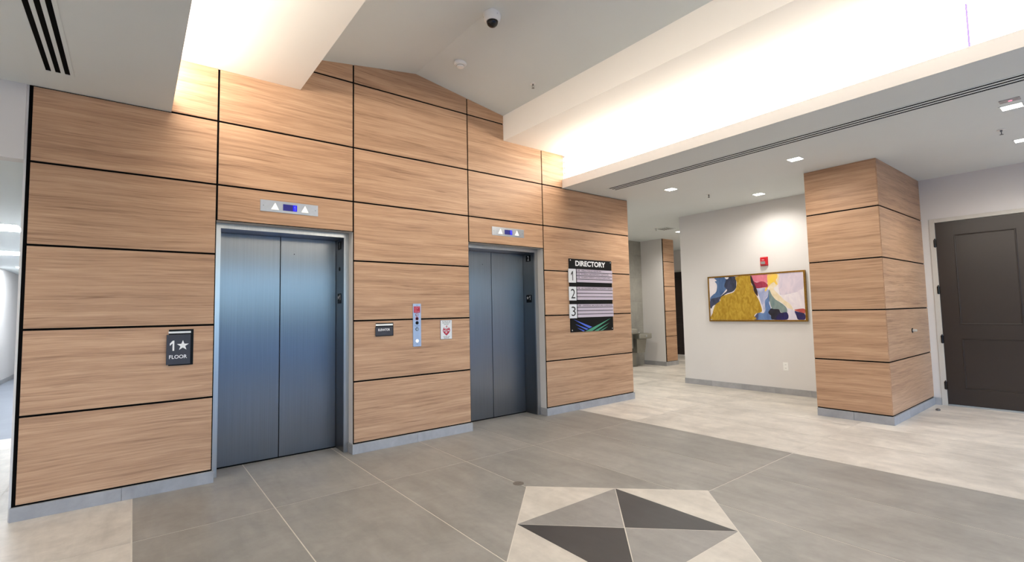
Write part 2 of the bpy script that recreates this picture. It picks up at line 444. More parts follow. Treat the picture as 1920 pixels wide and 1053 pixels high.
# alcove block with wood face
colA = root('wall_alcove_end')
MB().box(10.83, 11.31, 2.202, 4.6, 0, ZC).build('wall_core', WHITE, colA)
MB().box(10.838, 11.302, 2.196, 2.2019, .095, ZC).build('seam_backing', BLACK, colA)
for i in range(5): MB().box(10.862, 11.298, 2.186, 2.197, H[i]+.007, (H[i+1] if i < 4 else ZC)-(.007 if i < 4 else 0)).build('wood_panel', WOOD, colA)
MB().box(10.818, 10.83, 2.19, 2.829, 0, .10).box(10.818, 11.318, 2.178, 2.1855, 0, .10).build('baseboard_alcove', BASE, kind='structure')
# art wall
MB().box(8.7425, 8.86, -2.312, .35, 0, ZC).box(8.86, 13.3, .23, .35, 0, ZC).build('wall_right', WHITE, kind='structure')
b2 = MB()
for i in range(5): b2.box(8.7305, 8.7425, -2.31+.534*i+.0008, -2.31+.534*(i+1)-.0008, 0, .095)
b2.build('baseboard_right', BASE, kind='structure')
MB().box(13.3, 13.42, .2, 6, 0, 3.0).box(13.3, 13.42, .2, 6, 3.0, ZC).build('wall_far_right', WHITE, kind='structure')
MB().box(11.31, 13.4, 4.5, 4.6, 0, ZC).build('wall_far_back', WHITE, kind='structure')

# wood clad column
P0, P1, Q0, Q1 = 7.478, XD, -3.0875, -2.312
cl = root('column')
MB().box(P0+.012, P1+.0, Q0+.012, Q1, 0, ZC-.0005).build('column_core', WHITE, cl)
MB().box(P0+.006, P0+.0119, Q0+.006, Q1, .09, ZC-.0005).box(P0+.006, P1-.0005, Q0+.006, Q0+.0119, .09, ZC-.0005).build('seam_backing', BLACK, cl)
for i in range(5):
    z0, z1_ = H[i]+.008, (H[i+1]-.008 if i < 4 else ZC-.001)
    MB().box(P0-.002, P0+.007, Q0+.004, Q1, z0, z1_).build('wood_panel', WOOD, cl, bevel=.0008)
    MB().box(P0+.008, P1-.001, Q0-.002, Q0+.007, z0, z1_).build('wood_panel', WOOD, cl, bevel=.0008)
b3 = MB()
for i in range(2): b3.box(P0-.014, P0+.0055, Q0-.014+.3945*i+.0008, Q0-.014+.3945*(i+1)-.0008, 0, .0955)
for i in range(3): b3.box(P0+.0062+.611*i+.0008, P0+.0062+.611*(i+1)-.0008, Q0-.014, Q0+.0055, 0, .0955)
b3.build('baseboard_column', BASE, kind='structure', bevel=.001)

# door wall
DY0, DY1, DZ = -3.226, -4.196, 2.482
fw_ = .056
MB().box(XD, XD+.14, -2.32, DY0+fw_*.9, 0, ZC).box(XD, XD+.14, DY0+fw_*.9, DY1-fw_*.9, DZ+fw_*.9, ZC).box(XD, XD+.14, DY1-fw_*.9, YB, 0, ZC).build('wall_door_side', WHITE, kind='structure')
MB().box(XD-.012, XD-.0001, -3.102, DY0+fw_+.001, 0, .095).box(XD-.012, XD-.0001, DY1-fw_-.001, YB, 0, .095).build('baseboard_door_side', BASE, kind='structure')
def make_door(idx, X, ya, yb, z0, ztop, hinges):
    d = root('door_%d' % idx)
    MB().box(X-.008, X+.10, ya-.004, ya+fw_, 0, ztop+fw_).box(X-.008, X+.10, yb-fw_, yb+.004, 0, ztop+fw_).box(X-.008, X+.10, yb+.004, ya-.004, ztop+.004, ztop+fw_).build('door_frame', TRIMP, d, bevel=.002)
    # leaf as stiles, rails and two moulded recessed panels
    y0, y1 = yb+.006, ya-.006; X0 = X+.004; lw = MB()
    st, zp = .185, [(z0+.225, z0+.885), (z0+1.07, ztop-.185)]
    lw.box(X0, X0+.044, y0, y0+st, z0, ztop).box(X0, X0+.044, y1-st, y1, z0, ztop)
    lw.box(X0, X0+.044, y0+st, y1-st, z0, zp[0][0]).box(X0, X0+.044, y0+st, y1-st, zp[0][1], zp[1][0]).box(X0, X0+.044, y0+st, y1-st, zp[1][1], ztop)
    leaf = lw.build('door_leaf', DOORP, d)
    for za, zb_ in zp:
        def rect(e, xx): return [(xx, y0+st+e, za+e), (xx, y1-st-e, za+e), (xx, y1-st-e, zb_-e), (xx, y0+st+e, zb_-e)]
        MB().rings([rect(0, X0), rect(.005, X0-.007), rect(.013, X0-.006), rect(.020, X0+.006), rect(.034, X0+.018), rect(.040, X0+.018), rect(.060, X0+.006)]).build('moulded_panel', DOORP, d)
    for z in hinges:
        h = MB(); h.lathe((X-.010, ya+.003, z-.055), [(.008, 0), (.008, .11)], seg=12).lathe((X-.010, ya+.003, z+.056), [(.004, 0), (.009, .003), (.005, .010)], seg=12)
        h.box(X-.012, X+.003, ya-.014, ya+.018, z-.05, z+.05).build('hinge', DOME, d)
    return d
d1 = make_door(1, XD, DY0, DY1, .022, DZ, (2.20, 1.56, .89, .27))
MB().box(XD-.004, XD+.1, DY1+.006, DY0-.006, 0, .019).build('threshold', ALU, d1)
lv = MB(); lv.lathe((XD-.005, DY1+.075, 1.0), [(.028, .008), (.028, 0)], axis='x', seg=24).tube([(XD-.005, DY1+.075, 1.0), (XD-.055, DY1+.075, 1.0), (XD-.06, DY1+.085, 1.0), (XD-.06, DY1+.19, 1.0)], .009)
lv.build('door_handle', ALU, d1, smooth=True)
make_door(2, 13.292, 3.72, 2.74, .04, 2.46, ())

# ------------------------------------------------------------------ ceilings, beams, coves
MB().box(XR, 13.5, YB, 4.6, ZC, ZF).build('ceiling_right', [CEIL], kind='structure')
MB().box(WX, XL, YB, .012, ZC, ZF).build('ceiling_left', [CEIL], kind='structure')
MB().box(XR-.004, XR-.0002, YB, .0075, ZC, ZF+.001).build('trim_2', WHITE, kind='structure')
MB().box(XL+.0002, XL+.004, YB, .0075, ZC, ZF+.001).build('trim_3', WHITE, kind='structure')
ce = MB()
ce.box(XRB, XR+.16, YB, .012, ZB, ZG).box(XL-.16, XLB, YB, .012, ZB, ZG)
ce.build('ceiling_beam', COVE, kind='structure')
MB().prism([(XRB, ZG+.0002), (XM, ZR), (XLB, ZG+.0002), (XLB-.3, ZG+.0002), (XLB-.3, ZR+.2), (XRB+.3, ZR+.2), (XRB+.3, ZG+.0002)], 'y', YB, .13).build('ceiling', CEIL, kind='structure')
MB().box(XR+.055, XR+.16, YB, .012, ZF, ZB).box(XL-.16, XL-.055, YB, .012, ZF, ZB).build('trim_4', simple('lavender_light_seam', (40, 24, 92), .6), kind='structure')

def panel_mat(name, near_wall):
    m, t, b = new_mat(name)
    col = (1.0, .93, .81, 1)
    b.inputs['Base Color'].default_value = (.7, .66, .62, 1)
    b.inputs['Emission Color'].default_value = col
    if near_wall:   # the four rows of lamps show through the diffuser at its wall end
        tc = N(t, 'ShaderNodeTexCoord'); sp = N(t, 'ShaderNodeSeparateXYZ'); t.links.new(tc.outputs['Object'], sp.inputs[0])
        z = N(t, 'ShaderNodeMath', operation='MULTIPLY_ADD'); z.inputs[1].default_value = 2*math.pi/.082; z.inputs[2].default_value = -2*math.pi*(ZF+.02)/.082
        t.links.new(sp.outputs[2], z.inputs[0]); s_ = N(t, 'ShaderNodeMath', operation='SINE'); t.links.new(z.outputs[0], s_.inputs[0])
        r1 = N(t, 'ShaderNodeMapRange'); r1.inputs[1].default_value = -.5; r1.inputs[2].default_value = .6; r1.inputs[3].default_value = .03; r1.inputs[4].default_value = 1.0
        t.links.new(s_.outputs[0], r1.inputs[0])
        fd = N(t, 'ShaderNodeMapRange'); fd.inputs[1].default_value = -.03; fd.inputs[2].default_value = -.42; fd.inputs[3].default_value = 0; fd.inputs[4].default_value = 1
        t.links.new(sp.outputs[1], fd.inputs[0])
        mx = N(t, 'ShaderNodeMath', operation='MAXIMUM'); t.links.new(r1.outputs[0], mx.inputs[0]); t.links.new(fd.outputs[0], mx.inputs[1])
        ml = N(t, 'ShaderNodeMath', operation='MULTIPLY'); ml.inputs[1].default_value = PANEL_E; t.links.new(mx.outputs[0], ml.inputs[0])
        t.links.new(ml.outputs[0], b.inputs['Emission Strength'])
    else: b.inputs['Emission Strength'].default_value = PANEL_E
    return m
PM, PMW = panel_mat('luminous_diffuser', False), panel_mat('luminous_diffuser_end', True)
words = ['touching the wood wall', 'second out from the wood wall', 'third out from the wood wall', 'fourth out from the wood wall', 'fifth out from the wood wall', 'sixth out from the wood wall', 'seventh out from the wood wall', 'last one, by the glass front']
for side, X, sg in (('right', XR, 1), ('left', XL, -1)):
    for i in range(8):
        y1 = -.012-1.055*i if i else -.014; y0 = -1.062-1.055*i
        if i == 7: y0 = YB+.02
        o = MB().box(X+sg*.022, X+sg*.052, y0, y1-.012, ZF+.003, ZB-.003).build('light_panel', PMW if i == 0 and side == 'right' else PM)
        tag(o, 'glowing cove light panel above the %s bulkhead, %s' % (side, words[i]), 'light panel', 'cove light panels above the %s bulkhead' % side)

# ------------------------------------------------------------------ glazed front behind the photographer, and the ground outside
MB().box(WX, XD, YB-.1, YB, 2.75, 4.3).box(WX-.12, WX+.3, YB-.1, YB, 0, 2.75).box(XD-.3, XD+.14, YB-.1, YB, 0, 2.75).build('wall_front', WHITE, kind='structure')
gm, gt, gb = new_mat('clear_glass')
tr = N(gt, 'ShaderNodeBsdfTransparent'); gl = N(gt, 'ShaderNodeBsdfGlossy'); gl.inputs['Roughness'].default_value = .02
mxs = N(gt, 'ShaderNodeMixShader'); mxs.inputs[0].default_value = .07
gt.links.new(tr.outputs[0], mxs.inputs[1]); gt.links.new(gl.outputs[0], mxs.inputs[2]); gt.links.new(mxs.outputs[0], gt.nodes['Material Output'].inputs[0])
nW = 6; wx0, wx1 = WX+.3, XD-.3
for i in range(nW):
    a, b = wx0+(wx1-wx0)*i/nW, wx0+(wx1-wx0)*(i+1)/nW
    r = root('window_%d' % (i+1))
    MB().box(a, a+.03, YB-.09, YB-.01, 0, 2.75).box(b-.03, b, YB-.09, YB-.01, 0, 2.75).box(a+.03, b-.03, YB-.09, YB-.01, 0, .08).box(a+.03, b-.03, YB-.09, YB-.01, 2.69, 2.75).box(a+.03, b-.03, YB-.09, YB-.01, 2.1, 2.15).build('window_frame', DOME, r)
    MB().box(a+.03, b-.03, YB-.052, YB-.048, .08, 2.69).build('window_pane', gm, r)
MB().box(-60, 70, -90, YB-.12, -.3, -.02).build('ground', simple('concrete_forecourt', (150, 156, 164), .8, noise=.08, nscale=.4), kind='structure')
hb = MB(); random.seed(3)
hedge_m = simple('dark_hedge_leaves', (52, 66, 52), .8, noise=.35, nscale=3)
x = -55
while x < 65:
    wd = random.uniform(4, 8); hgt = random.uniform(1.6, 3.4)
    hb.lathe((x, -46+random.uniform(-2, 2), -.05), [(wd*.5, 0), (wd*.62, hgt*.4), (wd*.5, hgt*.8), (wd*.2, hgt)], seg=14); x += wd*.8
tag(hb.build('hedge', hedge_m), 'low dark hedge row across the forecourt outside the glass', 'hedge')

# ------------------------------------------------------------------ lifts
def tri_plate(X0, X1, zb0, zt0, where, idx):
    cx_ = (X0+X1)/2; p = thing('floor_indicator', (cx_, -.001, (zb0+zt0)/2), 'steel floor indicator with two white arrows and blue screen above the %s elevator' % where, 'elevator indicator', 'floor indicators over the elevators')
    MB().box(X0, X1, -.005, -.001, zb0, zt0).build('face_plate', ALU, p, bevel=.001)
    for s in (-1, 1):
        c = cx_+s*.132; zc = (zb0+zt0)/2
        MB().prism([(c-.034, zc-.032), (c+.034, zc-.032), (c, zc+.034)], 'y', -.016, -.005).build('arrow_lens', emit('arrow_lens_white', (.9, .88, .84, 1), .35, (.85, .84, .8, 1)), p, bevel=.002)
    MB().box(cx_-.062, cx_+.062, -.0065, -.005, (zb0+zt0)/2-.030, (zb0+zt0)/2+.030).build('display_screen', emit('blue_screen_%d' % idx, (.002, .001, .13, 1), 1.0, (.004, .004, .02, 1)), p)
    MB().box(cx_+.025, cx_+.060, -.0072, -.0066, (zb0+zt0)/2-.029, (zb0+zt0)/2+.029).build('lit_digit_field', emit('blue_digit_%d' % idx, (.0, .0, .75, 1), 1.0, (.0, .0, .05, 1)), p)
    t = MB(); text(t, '1', cx_+.037, cx_+.046, (zb0+zt0)/2-.021, (zb0+zt0)/2+.021, 'y', -.0076); t.build('lit_digit', emit('pale_blue_digit_%d' % idx, (.12, .14, 1, 1), 1.3), p)
    for s in (-1, 1): MB().lathe((cx_+s*(X1-X0)*.45, -.0065, (zb0+zt0)/2), [(.004, 0), (.003, .002)], axis='y', seg=10).build('screw', JAMB, p)

def lift(x0, x1, idx, where, num, third):
    o0, o1 = x0+.050, x1-.050; yf, yd = yc1, .385; zt = 2.180
    t = thing('elevator_entrance', ((x0+x1)/2, yd, 0), 'closed brushed steel elevator doors in steel frame, %s' % where, 'elevator', 'closed elevators in the wood wall')
    fr = MB()
    fr.box(x0-.03, o0, yf+.0002, yf+.02, 0, ZD+.03).box(o1, x1+.03, yf+.0002, yf+.02, 0, ZD+.03).box(o0, o1, yf+.0002, yf+.02, zt, ZD+.03)
    fr.box(o0-.02, o0, yf+.02, yd+.04, 0, zt).box(o0-.02, o1+.02, yf+.02, yd+.04, zt, zt+.02)
    fr.build('door_frame', STEEL_L, t)
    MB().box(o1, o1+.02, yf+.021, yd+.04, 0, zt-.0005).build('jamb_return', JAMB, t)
    m = (o0+o1)/2
    MB().box(o0+.002, m-.004, yd, yd+.03, .012, zt-.002).build('door_panel', STEEL, t, bevel=.001)
    MB().box(m+.004, o1-.003, yd, yd+.03, .012, zt-.002).build('door_panel', STEEL, t, bevel=.001)
    MB().box(m-.004, m+.004, yd+.008, yd+.02, .012, zt-.002).build('door_seam_gasket', BLACK, t)
    MB().box(o0, o1, yf+.02, yd-.001, -.0005, .0015).box(o0, o1, yd-.001, yd+.03, 0, .0115).build('sill', [BLACK], t) if False else MB().box(o0, o1, yd-.001, yd+.03, .0006, .0115).build('sill', BLACK, t)
    MB().lathe((m+.13 if idx == 1 else m-.14, yd-.0008, 2.01), [(.005, 0), (.005, .001)], axis='y', seg=12).build('key_escutcheon', BLACK, t)
    # floor plates riveted on the right jamb
    X = o1-.003
    def plate(y0, y1, z0, z1_, s, st=False):
        p = MB().box(X, o1-.0002, y0, y1, z0, z1_).build('floor_number_plate', NEARBLACK, t)
        b = MB()
        if st: poly(b, [(a, z) for a, z in [(-(c-(y0+y1)/2)*1+(y0+y1)/2, d) for c, d in star(y1-.028-.0, (z0+z1_)/2+.012, .024)]], 'x', X-.0006) if False else poly(b, [((y0+y1)/2+.024+(c), (z0+z1_)/2+.012+d) for c, d in star(0, 0, .026)], 'x', X-.0006); text(b, s, (y0+y1)/2-.010, (y0+y1)/2-.032, (z0+z1_)/2-.018, (z0+z1_)/2+.042, 'x', X-.0006, .02)
        else: text(b, s, (y0+y1)/2+(.018 if s != '1' else .009), (y0+y1)/2-(.018 if s != '1' else .009), (z0+z1_)/2-.03, (z0+z1_)/2+.035, 'x', X-.0006, .02)
        b.build('raised_number', WPAINT, p)
    plate(.215, .312, 2.070, 2.155, num); plate(.212, .320, 1.503, 1.607, '1', True)
    if third: MB().lathe((X+.002, .262, 1.865), [(.022, 0), (.020, -.004), (.008, -.004)], axis='x', seg=24).build('jamb_lens', NEARBLACK, t)
lift(V[1], V[2], 1, 'beside the FLOOR sign', '1', True)
lift(V[3], V[4], 2, 'between the call buttons and the DIRECTORY board', '2', False)
tri_plate(1.512, 2.022, 2.347, 2.454, 'nearer', 1)
tri_plate(4.115, 4.628, 2.338, 2.446, 'farther', 2)

# ------------------------------------------------------------------ signs on the wood wall
yw = -.0012
fs = thing('floor_sign', (.93, yw, 1.14), 'black sign reading 1 star FLOOR left of the nearer elevator', 'sign')
MB().box(.853, 1.022, -.006, yw, .996, 1.290).build('back_plate', NEARBLACK, fs, bevel=.001)
MB().box(.838, 1.001, -.022, -.006, 1.006, 1.248).build('front_plate', CHAR, fs, bevel=.0015)
MB().box(.850, 1.003, -.0075, -.006, 1.2585, 1.274).build('paper_strip', WPLASTIC, fs)
t = MB(); text(t, '1', .860, .890, 1.118, 1.200, 'y', -.0226, .03); t.build('raised_number', WPAINT, fs)
t = MB(); poly(t, star(.948, 1.158, .043), 'y', -.0226); t.build('star_symbol', WPAINT, fs)
t = MB(); text(t, 'FLOOR', .857, .978, 1.053, 1.083, 'y', -.0226, .012); t.build('raised_lettering', WPAINT, fs); t = MB()
for i in range(9): poly(t, disc(.896+i*.0058, 1.026+.003*(i % 2), .0012, 8), 'y', -.0226)
t.build('braille_dot_pattern', CHAR, fs)

es = thing('elevator_sign', (2.70, yw, 1.22), 'small black sign reading ELEVATOR left of the call buttons', 'sign')
MB().box(2.607, 2.802, -.006, yw, 1.153, 1.291).build('back_plate', NEARBLACK, es, bevel=.001)
MB().box(2.600, 2.790, -.018, -.006, 1.160, 1.249).build('front_plate', CHAR, es, bevel=.0015)
MB().box(2.607, 2.795, -.0075, -.006, 1.262, 1.280).build('paper_strip', WPLASTIC, es)
t = MB(); text(t, 'ELEVATOR', 2.628, 2.757, 1.208, 1.232, 'y', -.0186, .02); t.build('raised_lettering', WPAINT, es); t = MB()
for i in range(9): poly(t, disc(2.67+i*.0058, 1.183+.003*(i % 2), .0012, 8), 'y', -.0186)
t.build('braille_dot_pattern', simple('faint_print', (120, 116, 124), .6), es)

cs = thing('call_station', (3.078, yw, 1.256), 'tall narrow steel call button plate between the two elevators', 'call panel')
MB().box(3.030, 3.127, -.006, yw, 1.022, 1.490).build('face_plate', simple('blue_grey_steel', (172, 180, 196), .36, .85, noise=.03, nscale=30), cs, bevel=.0015)
rp = MB().box(3.039, 3.115, -.0075, -.006, 1.391, 1.461).build('fire_notice', REDP, cs)
t = MB()
for i, (s, a, b) in enumerate((('IN CASE OF FIRE', .008, .068), ('DO NOT USE', .008, .05), ('ELEVATOR', .008, .04), ('USE EXIT STAIRS', .008, .068))):
    text(t, s, 3.039+a, 3.039+b, 1.4475-i*.0155, 1.4560-i*.0155, 'y', -.0079, .01)
t.build('notice_lettering', simple('pink_print', (235, 160, 175), .5), rp)
for z, ring, mt in ((1.368, REDP, ALU), (1.326, REDP, NEARBLACK), (1.280, NEARBLACK, NEARBLACK), (1.211, NEARBLACK, ALU)):
    k = MB().lathe((3.078, -.006, z), [(.0185, 0), (.0185, -.003), (.0150, -.003)], axis='y', seg=24).build('key_switch' if mt is ALU else 'indicator_lens', ring, cs)
    MB().lathe((3.078, -.009, z), [(.0145, 0), (.012, -.004)], axis='y', seg=24).build('switch_core', mt, k)
    if mt is ALU: MB().box(3.0765, 3.0795, -.0138, -.0129, z-.008, z+.008).build('key_slot', BLACK, k)
k = MB().lathe((3.078, -.006, 1.083), [(.018, 0), (.018, -.004), (.015, -.006)], axis='y', seg=28).build('call_button', emit('lit_button', (.95, .95, .95, 1), .5, (.8, .8, .8, 1)), cs)
t = MB(); text(t, 'FIRE DEPT', 3.045, 3.112, 1.244, 1.250, 'y', -.0064); text(t, 'KEY', 3.068, 3.088, 1.234, 1.240, 'y', -.0064); t.build('engraving', INK, cs)
for z in (1.470, 1.047): MB().lathe((3.078, -.006, z), [(.0035, 0), (.003, -.0015)], axis='y', seg=10).build('screw', JAMB, cs)

fr_ = thing('fire_sign', (3.445, yw, 1.193), 'white fire stairs sign with red flame picture beside the farther elevator', 'sign')
MB().box(3.369, 3.522, -.005, yw, 1.083, 1.302).build('border_plate', simple('dark_sign_edge', (70, 60, 66), .5), fr_, bevel=.001)
MB().box(3.3725, 3.5185, -.0065, -.005, 1.0865, 1.2985).build('sign_face', SIGNW, fr_)
t = MB(); zc = 1.193
for s, a, b, z in (('IN CASE OF FIRE', .020, .128, 1.281), ('USE STAIRWAY', .022, .126, 1.264), ('FOR EXIT', .042, .106, 1.247), ('DO NOT USE', .035, .115, 1.107), ('ELEVATOR', .043, .108, 1.092)):
    text(t, s, 3.3725+a, 3.3725+b, z, z+.011, 'y', -.0069, .015)
t.build('sign_lettering', INK, fr_)
t = MB(); c = 3.447
poly(t, [(c, 1.124), (c+.030, 1.150), (c+.046, 1.172), (c+.048, 1.192), (c+.040, 1.205), (c+.031, 1.222), (c+.022, 1.198), (c+.014, 1.214), (c+.010, 1.228), (c+.006, 1.243), (c-.008, 1.226), (c-.014, 1.212), (c-.024, 1.196), (c-.030, 1.222), (c-.040, 1.205), (c-.049, 1.185), (c-.045, 1.168), (c-.028, 1.148)], 'y', -.0069)
t.build('flame_picture', REDP, fr_)
t = MB()
for dx, dz, r in ((-.001, .211-.0+1.0, .013), (-.030, 1.180, .009), (.030, 1.180, .009)): poly(t, disc(c+dx, dz, r, 16), 'y', -.0073)
poly(t, [(c-.014, 1.195), (c-.007, 1.195), (c-.005, 1.150), (c-.012, 1.152)], 'y', -.0073); poly(t, [(c+.006, 1.150), (c+.015, 1.190), (c+.009, 1.192), (c+.0, 1.152)], 'y', -.0073)
t.build('flame_cutouts', SIGNW, fr_)
GP = simple('grey_print', (120, 120, 130), .5)
for dx, dz, r in ((-.001, 1.211, .006), (-.030, 1.180, .004), (.030, 1.180, .004)): t = MB(); poly(t, disc(c+dx, dz, r, 14), 'y', -.0077); t.build('picture_dot', GP, fr_)

db = thing('directory_board', (5.88, yw, 1.595), 'black DIRECTORY board with numbered floor lists right of the farther elevator', 'directory sign')
MB().box(5.431, 6.330, -.010, yw, 1.078, 2.114).build('back_board', NEARBLACK, db, bevel=.001)
t = MB(); text(t, 'DIRECTORY', 5.557, 6.192, 2.012, 2.090, 'y', -.0106, .035); t.build('title_lettering', WPAINT, db)
tops = [(1.968, 1.773), (1.716, 1.522), (1.469, 1.273)]
rowtxt = [['100   WELLS FARGO ADVISORS', '125   FLORIDA ORTHOPAEDIC INSTITUTE', '150   FLORIDA DESIGN CONSULTANTS, INC.', ''],
          ["200   ALL CHILDREN'S SPECIALTY PHYSICIANS CENTER", '', '', ''], ['300   UNIVERSAL BACKGROUND SCREENING', '', '', '']]
tend = [[6.085, 6.245, 6.285, 0], [6.310, 0, 0, 0], [6.305, 0, 0, 0]]
for k in range(3):
    zt_, zb_ = tops[k]
    p = MB().box(5.408, 5.552, -.022, -.0101, zb_, zt_).build('floor_plate', SIGNW, db, bevel=.001)
    t = MB(); text(t, str(k+1), *((5.453, 5.493) if k == 0 else (5.443, 5.526)), zt_-.165, zt_-.032, 'y', -.0226, .0); t.build('floor_number', INK, p)
    st = (zt_-zb_)/4
    for j in range(4):
        a = zt_-st*j; r = MB().box(5.573, 6.334, -.020, -.0101, a-st+.009, a).build('name_strip', LILAC, db, bevel=.0006)
        if rowtxt[k][j]:
            t = MB(); text(t, rowtxt[k][j], 5.587, tend[k][j], a-.030, a-.009, 'y', -.0206, .008); t.build('strip_lettering', INK, r)
t = MB()
for P_ in ([(5.488, 1.257), (5.866, 1.140), (5.804, 1.123)], [(5.521, 1.190), (5.782, 1.114), (5.748, 1.099)], [(5.558, 1.136), (5.710, 1.091), (5.682, 1.082)]): poly(t, P_, 'y', -.0106)
t.build('blue_emblem_bars', BLUEP, db)
t = MB()
for P_ in ([(6.276, 1.256), (5.723, 1.081), (5.863, 1.081)], [(6.244, 1.191), (5.905, 1.081), (5.997, 1.081)], [(6.212, 1.136), (6.032, 1.081), (6.089, 1.081)]): poly(t, P_, 'y', -.0108)
t.build('green_emblem_bars', GREENP, db)
for x, z in ((5.458, 2.090), (6.305, 2.090), (5.459, 1.105), (6.305, 1.105)): MB().lathe((x, -.010, z), [(.009, 0), (.009, -.004), (.006, -.006)], axis='y', seg=16).build('standoff_cap', CHROME, db)

# ------------------------------------------------------------------ art wall
ART = {'canvas': [(-0.226, 1.91), (-1.753, 1.903), (-1.753, 1.172), (-0.224, 1.163)], 'blueL': [(-0.343, 1.91), (-0.366, 1.855), (-0.331, 1.841), (-0.367, 1.783), (-0.357, 1.687), (-0.33, 1.64), (-0.285, 1.61), (-0.237, 1.566), (-0.234, 1.515), (-0.325, 1.552), (-0.411, 1.573), (-0.48, 1.634), (-0.533, 1.694), (-0.6, 1.738), (-0.692, 1.811), (-0.72, 1.895)], 'darkL': [(-0.568, 1.901), (-0.523, 1.822), (-0.502, 1.744), (-0.548, 1.678), (-0.479, 1.618), (-0.411, 1.573), (-0.325, 1.552), (-0.231, 1.523), (-0.23, 1.369), (-0.319, 1.432), (-0.397, 1.478), (-0.408, 1.525), (-0.478, 1.586), (-0.545, 1.623), (-0.644, 1.65), (-0.702, 1.702), (-0.714, 1.763), (-0.704, 1.896)], 'whiteT': [(-0.519, 1.906), (-0.526, 1.882), (-0.558, 1.867), (-0.589, 1.896)], 'whiteBL': [(-0.311, 1.432), (-0.248, 1.369), (-0.224, 1.163), (-0.263, 1.163), (-0.269, 1.288), (-0.285, 1.368)], 'gold': [(-0.717, 1.898), (-0.724, 1.809), (-0.711, 1.717), (-0.66, 1.641), (-0.569, 1.614), (-0.469, 1.583), (-0.423, 1.548), (-0.407, 1.493), (-0.328, 1.439), (-0.29, 1.368), (-0.266, 1.288), (-0.261, 1.163), (-0.968, 1.166), (-0.991, 1.235), (-1.026, 1.272), (-1.108, 1.294), (-1.12, 1.338), (-1.1, 1.428), (-1.081, 1.488), (-1.041, 1.572), (-1.001, 1.656), (-0.997, 1.717), (-0.969, 1.764), (-0.961, 1.901)], 'blackR': [(-0.96, 1.894), (-0.966, 1.794), (-0.997, 1.717), (-1.008, 1.641), (-1.056, 1.564), (-1.065, 1.608), (-1.048, 1.692), (-1.015, 1.776), (-0.983, 1.884)], 'pink': [(-0.957, 1.904), (-0.98, 1.831), (-1.053, 1.789), (-1.156, 1.79), (-1.226, 1.764), (-1.241, 1.822), (-1.241, 1.902)], 'rose': [(-0.974, 1.836), (-1.052, 1.782), (-1.148, 1.794), (-1.223, 1.752), (-1.226, 1.697), (-1.15, 1.691), (-1.062, 1.686), (-1.016, 1.716), (-0.992, 1.778)], 'yel': [(-1.241, 1.902), (-1.229, 1.749), (-1.193, 1.677), (-1.181, 1.633), (-1.206, 1.639), (-1.253, 1.718), (-1.326, 1.772), (-1.353, 1.741), (-1.387, 1.728), (-1.363, 1.799), (-1.386, 1.841), (-1.378, 1.9)], 'lilac': [(-1.047, 1.687), (-1.079, 1.578), (-1.109, 1.457), (-1.14, 1.353), (-1.151, 1.278), (-1.191, 1.352), (-1.183, 1.485), (-1.231, 1.571), (-1.249, 1.644), (-1.193, 1.677), (-1.136, 1.687)], 'blueM': [(-1.249, 1.644), (-1.222, 1.542), (-1.175, 1.47), (-1.175, 1.337), (-1.143, 1.278), (-1.056, 1.287), (-1.024, 1.235), (-0.976, 1.168), (-1.281, 1.169), (-1.242, 1.248), (-1.262, 1.35), (-1.239, 1.453), (-1.286, 1.54)], 'green': [(-1.25, 1.659), (-1.243, 1.542), (-1.252, 1.438), (-1.289, 1.335), (-1.387, 1.334), (-1.412, 1.29), (-1.5, 1.282), (-1.503, 1.346), (-1.459, 1.404), (-1.393, 1.456), (-1.34, 1.494), (-1.287, 1.569)], 'blackM': [(-1.262, 1.35), (-1.219, 1.285), (-1.256, 1.233), (-1.281, 1.172), (-1.501, 1.172), (-1.507, 1.282), (-1.412, 1.283), (-1.387, 1.334), (-1.304, 1.342)], 'indigo': [(-1.383, 1.261), (-1.323, 1.172), (-1.501, 1.172), (-1.507, 1.282), (-1.439, 1.275)], 'cream': [(-1.253, 1.718), (-1.275, 1.599), (-1.34, 1.494), (-1.42, 1.448), (-1.485, 1.389), (-1.524, 1.345), (-1.601, 1.302), (-1.554, 1.416), (-1.476, 1.475), (-1.425, 1.535), (-1.373, 1.595), (-1.321, 1.67), (-1.387, 1.728), (-1.41, 1.895), (-1.333, 1.901)], 'lilacR': [(-1.403, 1.901), (-1.404, 1.797), (-1.394, 1.725), (-1.402, 1.623), (-1.426, 1.556), (-1.549, 1.573), (-1.656, 1.597), (-1.746, 1.627), (-1.751, 1.901)], 'whiteR': [(-1.412, 1.557), (-1.476, 1.475), (-1.539, 1.388), (-1.616, 1.33), (-1.757, 1.341), (-1.749, 1.623), (-1.656, 1.59), (-1.548, 1.559)], 'lightB': [(-1.509, 1.331), (-1.508, 1.172), (-1.647, 1.172), (-1.626, 1.273), (-1.602, 1.316), (-1.537, 1.345)], 'redR': [(-1.615, 1.323), (-1.755, 1.338), (-1.755, 1.265), (-1.666, 1.294)], 'indR': [(-1.617, 1.301), (-1.666, 1.29), (-1.756, 1.261), (-1.754, 1.172), (-1.66, 1.172), (-1.637, 1.231)], 'navyB': [(-0.983, 1.168), (-1.009, 1.235), (-1.059, 1.279), (-1.043, 1.168)], 'maroon': [(-1.006, 1.689), (-1.047, 1.684), (-1.066, 1.623), (-1.064, 1.556), (-1.035, 1.587), (-1.008, 1.641)]}
XA = 8.7425
pa = thing('framed_painting', (XA-.02, -.99, 1.535), 'wide abstract painting in a gold frame on the white wall', 'painting')
f_ = MB(); ya, yb2, za, zb2 = -.198, -1.792, 1.142, 1.930; w1 = .024
